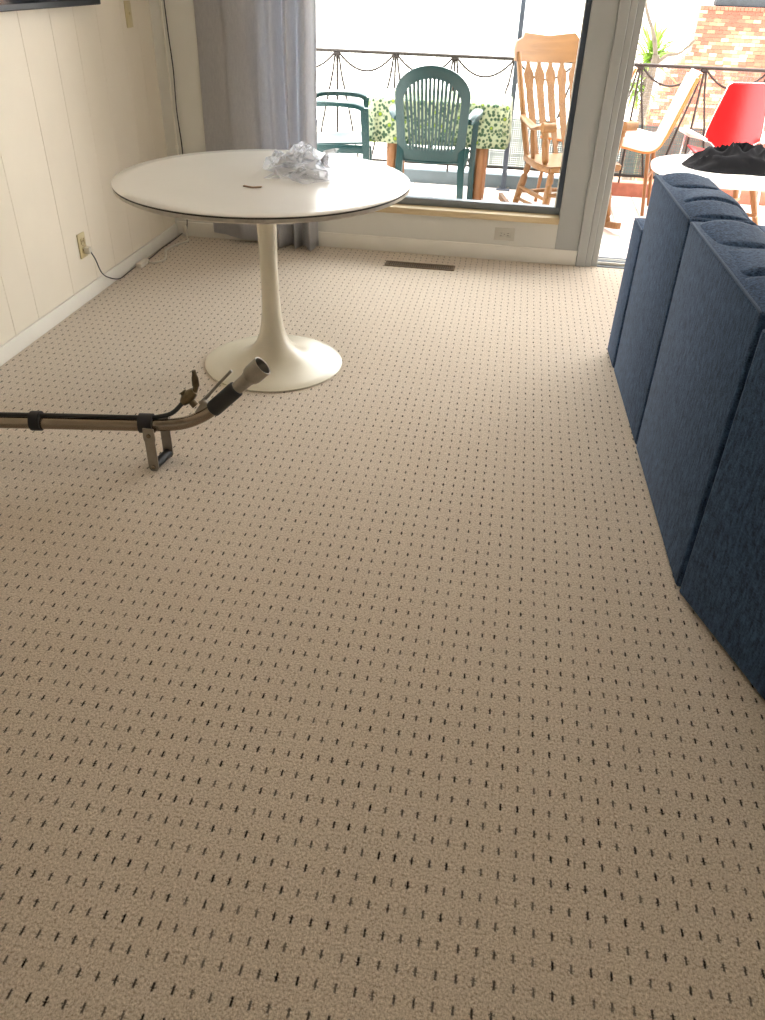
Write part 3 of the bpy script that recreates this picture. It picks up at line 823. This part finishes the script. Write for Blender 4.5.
# ---- terrace dining table and its cloth
tb = thing('garden_table', 'wooden-legged terrace table under a green patterned cloth', 'table', (-.555, 6.36, DK))
BX('table_board', 'leg', tb, -.46, .46, -.26, .26, .705, .735, .006, 1)
for sx in (-1, 1):
    for sy_ in (-1, 1):
        x_, y_ = sx*.325, sy_*.24
        TUBE('leg', 'leg', tb, [(x_, y_, 0), (x_, y_, .30), (x_, y_, .705)], [.034, .038, .038], 14)
bm = bmesh.new()
hw, hd_, R = .505, .30, .05
def cl_ring(inset, z, wav):
    pts = []
    for k in range(96):
        a_ = 2*PI*k/96
        ca, sa = math.cos(a_), math.sin(a_)
        e = .22
        x_ = (hw-inset)*math.copysign(abs(ca)**e, ca); y_ = (hd_-inset)*math.copysign(abs(sa)**e, sa)
        w_ = 1+wav*(math.sin(a_*17)+.6*math.sin(a_*11+1))
        pts.append((x_*w_, y_*w_, z))
    return pts
rings = []
for inset, z, wav in ((.26, .7375, 0), (.08, .738, 0), (.02, .7378, 0), (.004, .733, .0), (0, .72, .002), (-.004, .62, .008), (-.006, .52, .014), (-.008, .455, .018)):
    rings.append([bm.verts.new(q) for q in cl_ring(inset, z, wav)])
bm.faces.new(rings[0])
for a_, b_ in zip(rings, rings[1:]):
    for k in range(96): bm.faces.new((a_[k], a_[(k+1) % 96], b_[(k+1) % 96], b_[k]))
tc = new_obj('tablecloth', bm, 'cloth', None, 60, (-.555, 6.36, DK)); solidify(tc, .0015)
tag(tc, 'white and green floral cloth draped over the terrace table', 'tablecloth')

# ---- rocking chair
rk = thing('rocking_chair', 'honey-coloured wooden rocking chair with arrow-shaped back slats', 'chair', (.392, 5.97, DK), math.radians(206))
rk.scale = (1.06, 1.0, 1.0)
# local: faces +y
RL = lambda z: -.20-.30*(z-.42)/.72             # back plane leans away
for s in (-1, 1):
    # rockers
    pts = []
    for k in range(17):
        y_ = -.50+.86*k/16
        pts.append(Vector((s*.245, y_, .022+.30*(y_+.02)**2)))
    bm = bmesh.new(); prev = None
    for i_, p_ in enumerate(pts):
        ring = [bm.verts.new(p_+Vector((dx, 0, dz))) for dx, dz in ((-.014, -.02), (.014, -.02), (.014, .022), (-.014, .022))]
        if prev:
            for q in range(4): bm.faces.new((prev[q], prev[(q+1) % 4], ring[(q+1) % 4], ring[q]))
        else: bm.faces.new(ring[::-1])
        prev = ring
    bm.faces.new(prev); new_obj('rocker', bm, 'pine', rk, 40)
    turned = [(0, .015), (.08, .018), (.12, .013), (.15, .021), (.3, .022), (.55, .026), (.7, .022), (.74, .015), (.78, .022), (1, .018)]
    for (yb, yt, nm) in ((.215, .16, 'front'), (-.26, -.18, 'rear')):
        a_ = Vector((s*.245, yb, .05)); b_ = Vector((s*.20, yt, .40))
        TUBE('leg', 'pine', rk, [a_+(b_-a_)*q for q, _ in turned], [rr for _, rr in turned], 12)
    for k, z_ in enumerate((.14, .22)):
        a_ = Vector((s*.237, .205, z_)); b_ = Vector((s*.237, -.24, z_))
        TUBE('side_stretcher', 'pine', rk, [a_, (a_*3+b_)/4, (a_+b_)/2, (a_+b_*3)/4, b_], [.009, .012, .017, .012, .009], 10)
    # back post
    TUBE('back_post', 'pine', rk, [(s*.215, RL(.41)+.0, .41), (s*.225, RL(.6), .6), (s*.238, RL(.85), .85), (s*.245, RL(1.04), 1.04)], [.019, .021, .019, .016], 12)
    # arm
    ap = spline([(s*.235, RL(.66)-.0, .665), (s*.262, -.16, .655), (s*.278, .00, .640), (s*.285, .12, .668), (s*.285, .20, .680)], 6)
    bm = bmesh.new(); prev = None
    for i_, p_ in enumerate(ap):
        t_ = i_/(len(ap)-1); w_ = .022+.020*t_; h_ = .016+.012*max(0, t_-.6)/.4
        ring = [bm.verts.new(p_+Vector((w_*math.cos(q*PI/5), 0, h_*math.sin(q*PI/5)))) for q in range(10)]
        if prev:
            for q in range(10): bm.faces.new((prev[q], prev[(q+1) % 10], ring[(q+1) % 10], ring[q]))
        else: bm.faces.new(ring[::-1])
        prev = ring
    bm.faces.new(prev); arm_o = new_obj('arm', bm, 'pine', rk, 50)
    TUBE('arm_scroll', 'pine', arm_o, [(s*.285-.042, .20, .672), (s*.285+.042, .20, .672)], .030, 18)
    a_ = Vector((s*.235, .13, .41)); b_ = Vector((s*.28, .15, .66))
    TUBE('arm_support', 'pine', rk, [a_+(b_-a_)*q for q, _ in turned], [rr*.95 for _, rr in turned], 12)
    TUBE('arm_support', 'pine', rk, [(s*.235, -.06, .41), (s*.25, -.06, .53), (s*.268, -.06, .645)], [.012, .019, .013], 10)
for z_ in (.16, .25):
    TUBE('front_stretcher', 'pine_h', rk, [(-.235, .205, z_), (-.15, .205, z_), (-.06, .205, z_), (0, .205, z_), (.06, .205, z_), (.15, .205, z_), (.235, .205, z_)], [.009, .018, .012, .019, .012, .018, .009], 10)
TUBE('rear_stretcher', 'pine_h', rk, [(-.235, -.24, .18), (0, -.24, .18), (.235, -.24, .18)], [.01, .016, .01], 10)
# seat
bm = bmesh.new()
out = [(-.235, -.22), (.235, -.22), (.275, .05), (.275, .20), (.255, .235), (-.255, .235), (-.275, .20), (-.275, .05)]
extrude_outline(bm, [Vector((x_, y_, .395)) for x_, y_ in out], (0, 0, .042))
bmesh.ops.bevel(bm, geom=bm.edges[:], offset=.008, segments=2, affect='EDGES'); new_obj('seat', bm, 'pine_h', rk, 40)
# crest rail with raised middle, curved backwards
cr_top = [(-.275, 1.06), (-.265, 1.10), (-.20, 1.125), (-.19, 1.155), (0, 1.135), (.19, 1.155), (.20, 1.125), (.265, 1.10), (.275, 1.06)]
NCR = 24
def crx(x_):
    for (xa, za), (xb, zb) in zip(cr_top, cr_top[1:]):
        if xa <= x_ <= xb: return za+(zb-za)*(x_-xa)/max(1e-6, xb-xa)
    return cr_top[-1][1]
bm = bmesh.new(); prev = None
for k in range(NCR+1):
    x_ = -.275+.55*k/NCR; zt = crx(x_); zb = .985-.01*math.cos(x_*8)
    bow = -.045*(1-(x_/.275)**2)
    ring = [bm.verts.new((x_, RL(z_)+bow+dy, z_)) for z_, dy in ((zb, -.012), (zb, .012), (zt, .012), (zt, -.012))]
    if prev:
        for q in range(4): bm.faces.new((prev[q], prev[(q+1) % 4], ring[(q+1) % 4], ring[q]))
    else: bm.faces.new(ring[::-1])
    prev = ring
bm.faces.new(prev); new_obj('crest_rail', bm, 'pine_h', rk, 40)
# arrow slats
sl = [(0, .015), (.10, .014), (.30, .022), (.55, .025), (.70, .024), (.80, .034), (.86, .034), (.93, .016), (1.0, .009)]
for k in range(5):
    x_ = (-2+k)*.083
    bm = bmesh.new(); prev = None
    for t_, w_ in sl:
        z_ = .435+.56*t_
        xx = x_*(.86+.16*t_); bow = -.040*(1-(xx/.275)**2)*t_ - .02*math.sin(PI*t_)
        c_ = Vector((xx, RL(z_)+bow, z_))
        ring = [bm.verts.new(c_+Vector((dx*w_, dy*.006, 0))) for dx, dy in ((-1, -1), (1, -1), (1, 1), (-1, 1))]
        if prev:
            for q in range(4): bm.faces.new((prev[q], prev[(q+1) % 4], ring[(q+1) % 4], ring[q]))
        else: bm.faces.new(ring[::-1])
        prev = ring
    bm.faces.new(prev); new_obj('slat', bm, 'pine', rk, 50)

# ---- white framed lounge chairs (side view)
def lounge_chair(label, loc, rotz):
    g = thing('lounge_chair', label, 'chair', loc, rotz, 'white framed terrace lounge chairs')
    # local: faces -x ; profile in x,z
    path = spline([(-.34, 0, .505), (-.18, 0, .495), (-.03, 0, .475), (.035, 0, .495), (.068, 0, .56), (.125, 0, .74), (.190, 0, .945)], 8)
    def band(y0, y1, t0_, t1_, nm, mat, a=0, b=None):
        bm = bmesh.new(); prev = None; n_ = len(path); b = n_ if b is None else b
        for i_ in range(a, b):
            p_ = path[i_]; t_ = (path[min(n_-1, i_+1)]-path[max(0, i_-1)]).normalized(); nr = Vector((-t_.z, 0, t_.x))
            A = p_+nr*t0_; B = p_+nr*t1_
            ring = [bm.verts.new((q.x, y_, q.z)) for q, y_ in ((A, y0), (B, y0), (B, y1), (A, y1))]
            if prev:
                for q in range(4): bm.faces.new((prev[q], prev[(q+1) % 4], ring[(q+1) % 4], ring[q]))
            else: bm.faces.new(ring[::-1])
            prev = ring
        bm.faces.new(prev); return new_obj(nm, bm, mat, g, 50)
    for y0 in (-.20, .15):
        band(y0, y0+.05, -.028, .046, 'side_frame', 'whitep')
        band(y0-.002, y0+.052, -.042, -.0285, 'frame_edge', 'ply')
    band(-.149, .149, -.024, .010, 'seat_pad', 'whitep', 1, 24)
    band(-.149, .149, -.024, .038, 'back_pad', 'redpad', 24, len(path)-1)
    for y_ in (-.175, .175):
        TUBE('leg', 'leg', g, [(-.28, y_, .46), (-.32, y_, 0)], [.016, .013], 10)
        TUBE('leg', 'leg', g, [(.0, y_, .45), (.05, y_, 0)], [.016, .013], 10)
    TUBE('cross_bar', 'leg', g, [(.022, -.175, .25), (.022, .175, .25)], .012, 8)
    return g
lounge_chair('white and red lounge chair in side view near the open door', (1.015, 6.56, DK), math.radians(-14))
lounge_chair('second white lounge chair mostly hidden behind the door jamb', (.57, 6.70, DK), math.radians(-14))

# ---- red shell chair
rc = thing('shell_chair', 'red moulded shell chair with white armrests behind the round terrace table', 'chair', (1.58, 6.53, DK), math.radians(6))
out2 = [(-.10, .42), (-.115, .47), (-.155, .505), (-.205, .525), (-.200, .58), (-.17, .70), (-.135, .82), (-.12, .875), (-.095, .895), (.13, .895), (.165, .875), (.175, .82), (.195, .70), (.205, .58), (.200, .525), (.155, .505), (.125, .47), (.11, .42)]
def rshape(x_, z_): return Vector((x_, -.02+.14*(z_-.42)-.0 - 2.2*(x_*x_)*-.55, z_))
bm = bmesh.new()
cols = []
NR = 30
import bisect
ptsL = [(x_, z_) for x_, z_ in out2 if x_ < 0]; ptsR = [(x_, z_) for x_, z_ in out2 if x_ > 0][::-1]
def interp(pts, z_):
    for (xa, za), (xb, zb) in zip(pts, pts[1:]):
        if za <= z_ <= zb: return xa+(xb-xa)*(z_-za)/max(1e-6, zb-za)
    return pts[-1][0]
def rsf(u, v_):
    z_ = .42+.475*u; a_ = interp(ptsL, z_); b_ = interp(ptsR, z_)
    return rshape(a_+(b_-a_)*v_, z_)
grid_surface(bm, rsf, 36, 16)
solidify(new_obj('back_shell', bm, 'red', rc, 60), .012)
TUBE('edge_trim', 'whitep', rc, [rshape(x_, z_)+Vector((0, -.004, 0)) for x_, z_ in out2] + [rshape(*out2[0])+Vector((0, -.004, 0))], .0042, 6)
bm = bmesh.new(); grid_surface(bm, lambda u, v_: Vector(((u-.5)*.42,   .02+.36*v_, .405-.03*math.sin(PI*u)+.02*v_)), 12, 12)
solidify(new_obj('seat', bm, 'red', rc, 60), .012)
for s in (-1, 1):
    bm = bmesh.new()
    extrude_outline(bm, [Vector(q) for q in ((s*.20, -.02, .515), (s*.235, -.03, .53), (s*.315, .05, .535), (s*.31, .34, .53), (s*.25, .36, .53), (s*.215, .12, .52))], (0, 0, .022))
    new_obj('armrest', bm, 'whitep', rc, 30)
    TUBE('leg', 'chrome', rc, spline([(s*.18, .02, .40), (s*.27, -.03, .20), (s*.28, -.05, 0)], 4), .010, 10)
    TUBE('leg', 'chrome', rc, spline([(s*.18, .34, .40), (s*.27, .36, .20), (s*.28, .37, 0)], 4), .010, 10)
    TUBE('arm_tube', 'chrome', rc, [(s*.27, .30, .53), (s*.27, .36, .20)], .009, 8)
TUBE('cross_tube', 'chrome', rc, [(-.22, .0, .385), (.22, .0, .385)], .009, 8)

# ---- round terrace table
rtb = thing('round_terrace_table', 'low round white terrace table with splayed wooden legs outside the door', 'table', (1.44, 5.98, DK))
LATHE('table_top', 'tabletop', rtb, [(0, .44), (.47, .44), (.49, .437), (.492, .425), (.485, .405), (.46, .398), (0, .398)], 72)
for k in range(4):
    a_ = PI/4+k*PI/2+.12
    TUBE('leg', 'leg', rtb, [(.20*math.cos(a_), .20*math.sin(a_), .398), (.36*math.cos(a_), .36*math.sin(a_), 0)], [.024, .017], 12)
TUBE('stretcher', 'leg', rtb, [(-.2, -.23, .2), (.2, .23, .2)], .012, 8)
TUBE('stretcher', 'leg', rtb, [(.23, -.2, .185), (-.23, .2, .185)], .012, 8)

# ---- crumpled jacket
bm = bmesh.new()
def jf(u, v_):
    a_ = 2*PI*u; r_ = v_
    n = mnoise.noise(Vector((math.cos(a_)*1.4, math.sin(a_)*1.4, .3)))
    x_ = (.36+.06*n)*r_*math.cos(a_); y_ = (.20+.05*n)*r_*math.sin(a_)
    h_ = (1-r_**3.0)*.115
    rid = abs(mnoise.noise(Vector((x_*7, y_*11, 1.7))))
    rid2 = mnoise.noise(Vector((x_*16+3, y_*22, 5)))
    z_ = h_*(1.3-1.9*rid)+.045*(1-r_)*rid2+.006+.014*(1-r_)
    return Vector((x_, y_, max(.004, z_)))
grid_surface(bm, jf, 72, 26)
bmesh.ops.remove_doubles(bm, verts=bm.verts[:], dist=.0005)
jk = new_obj('jacket', bm, 'jacket', None, 50, (1.53, 5.95, DK+.4405), (0, 0, -.1))
tag(jk, 'crumpled black jacket lying on the round white terrace table', 'jacket')

# ---- brick wall far right (bricks are only a few pixels: joined geometry)
BY = 19.0; BK = BY/13.5
bw = thing('brick_wall', 'tall weathered brick wall with sloping left edge beyond the railing', 'wall', (0, BY, -3.2))
def left_edge(z):    # z in world
    z = 1.4+(z-1.4)/BK
    pts = [(-3.3, 1.55), (-1.35, 1.60), (-1.30, 1.65), (-.55, 1.72), (-.5, 1.90), (.0, 2.03), (.2, 2.10), (.45, 2.32), (.47, 2.36), (1.2, 2.36)]
    for (za, xa), (zb, xb) in zip(pts, pts[1:]):
        if za <= z <= zb: return BK*(xa+(xb-xa)*(z-za)/(zb-za))
    return BK*pts[-1][1]
TOPZ = .90
bm = bmesh.new(); tone_vals = []
PIT, LEN = .066, .150
row = 0; z_ = -3.15
cm = bmesh.new()
TZ = TOPZ
while z_ < TZ-.001:
    xl = left_edge(z_); x_ = xl - (LEN/2 if row % 2 else 0)
    capr = z_ > TZ-.07
    ln = .075 if capr else LEN
    box(cm, xl+.01, 8.0, .012, .5, z_+3.2-.003, z_+3.2+PIT)
    while x_ < 7.0:
        a_ = max(x_, xl)+.004; b_ = x_+ln-.004
        if b_-a_ > .03:
            t_ = min(1, max(0, .30+.8*mnoise.noise(Vector((x_*.9, z_*1.1, 3)))+random.uniform(-.25, .55)))
            if capr: t_ = random.uniform(.2, .5)
            dpr = random.uniform(0, .008)
            n0 = len(bm.verts)
            box(bm, a_, b_, dpr - (.02 if capr else 0), .05, z_+3.2+.004, z_+3.2+PIT-.005)
            tone_vals += [t_]*(len(bm.verts)-n0)
        x_ += ln
    z_ += PIT; row += 1
TOPZ = z_
me_core = new_obj('mortar_core', cm, 'mortar', bw, 0)
o = new_obj('bricks', bm, 'brick', bw, 0); o['kind'] = 'stuff'
at = o.data.attributes.new('tone', 'FLOAT', 'POINT'); at.data.foreach_set('value', tone_vals)
# dark trough and pale pot on top of the wall
tr = thing('stone_trough', 'dark stone trough standing on top of the brick wall', 'planter', (4.15, BY+.2, TOPZ+.005))
BX('trough_body', 'stone', tr, -.55, .55, -.15, .15, 0, .40, .02, 2)
BX('trough_rim', 'stone', tr, -.58, .58, -.18, .18, .40, .47, .015, 2)
pt = thing('clay_pot', 'pale clay pot on the brick wall beside the dark trough', 'pot', (5.05, BY+.2, TOPZ+.005))
LATHE('pot_body', 'mortar', pt, [(0, 0), (.11, 0), (.16, .26), (.18, .27), (.18, .31), (.15, .31), (.13, .05), (0, .05)], 24)

# ---- yucca beyond the railing
yu = thing('yucca_plant', 'spiky green yucca growing beyond the railing beside the brick wall', 'plant', (1.395, 10.35, -3.36))
TUBE('trunk', 'bark', yu, spline([(.05, 0, 0), (.0, .02, 1.6), (.04, 0, 2.9), (.0, 0, 4.0)], 6), [.07]*6+[.06]*6+[.05]*7, 10)
def leaf_mesh(ln, w, droop):
    bm = bmesh.new(); prev = None; N = 6
    for k in range(N+1):
        t_ = k/N; ww = w*(1-t_)**.6*(.55+.45*min(1, t_*4)) + .0008
        x_ = ln*t_; z_ = -droop*ln*t_*t_
        ring = [bm.verts.new((x_, -ww, z_+.25*ww)), bm.verts.new((x_, 0, z_-.15*ww)), bm.verts.new((x_, ww, z_+.25*ww)), bm.verts.new((x_, 0, z_-.15*ww-.003))]
        if prev:
            for q in range(4): bm.faces.new((prev[q], prev[(q+1) % 4], ring[(q+1) % 4], ring[q]))
        prev = ring
    return bm
protos = {'leaf': new_obj('leaf', leaf_mesh(.36, .022, .18), 'leaf', yu, 40), 'dry': new_obj('leaf', leaf_mesh(.34, .016, .30), 'leafd', yu, 40)}
used = {'leaf': False, 'dry': False}
def put_leaf(kind, loc, az, el, s):
    o = protos[kind]
    if used[kind]: o = o.copy(); COL.objects.link(o)
    used[kind] = True
    o.location = loc; o.rotation_euler = (0, -el, az); o.scale = (s, s, s)
for k in range(75):
    put_leaf('leaf', (random.uniform(-.03, .03), random.uniform(-.03, .03), 3.98+random.uniform(-.05, .1)), random.uniform(0, 2*PI), random.uniform(-.35, 1.45), random.uniform(.75, 1.25))
for k in range(40):
    put_leaf('leaf', (.02-.12+random.uniform(-.05, .05), random.uniform(-.05, .05), 3.70+random.uniform(-.08, .08)), random.uniform(0, 2*PI), random.uniform(-.9, .9), random.uniform(.7, 1.0))
for k in range(60):
    put_leaf('dry', (.03+random.uniform(-.03, .03), random.uniform(-.03, .03), random.uniform(2.85, 3.75)), random.uniform(0, 2*PI), random.uniform(-1.4, -.5), random.uniform(.6, 1.0))

# ---- bare tree
tr = thing('bare_tree', 'thin grey tree with bare branches in front of the yucca', 'tree', (1.24, 9.3, -3.2))
TUBE('trunk', 'bark', tr, spline([(0, 0, 0), (-.05, .02, 1.7), (.0, .0, 2.9), (.05, 0, 3.6), (.06, 0, 3.95)], 6), [.045]*12+[.04]*7+[.036]*6, 10)
TUBE('branch', 'bark', tr, spline([(.06, 0, 3.92), (.0, .02, 4.12), (-.12, .04, 4.35), (-.22, .05, 4.75)], 6), [.022]*6+[.017]*6+[.012]*7, 8)
TUBE('branch', 'bark', tr, spline([(.06, 0, 3.86), (.16, -.02, 3.95), (.28, -.03, 3.98), (.40, -.03, 4.10)], 6), [.020]*6+[.016]*6+[.012]*7, 8)
TUBE('branch', 'bark', tr, spline([(.05, 0, 3.75), (-.10, -.02, 3.82), (-.30, .0, 4.0), (-.42, .0, 4.45)], 6), [.020]*6+[.016]*6+[.012]*7, 8)
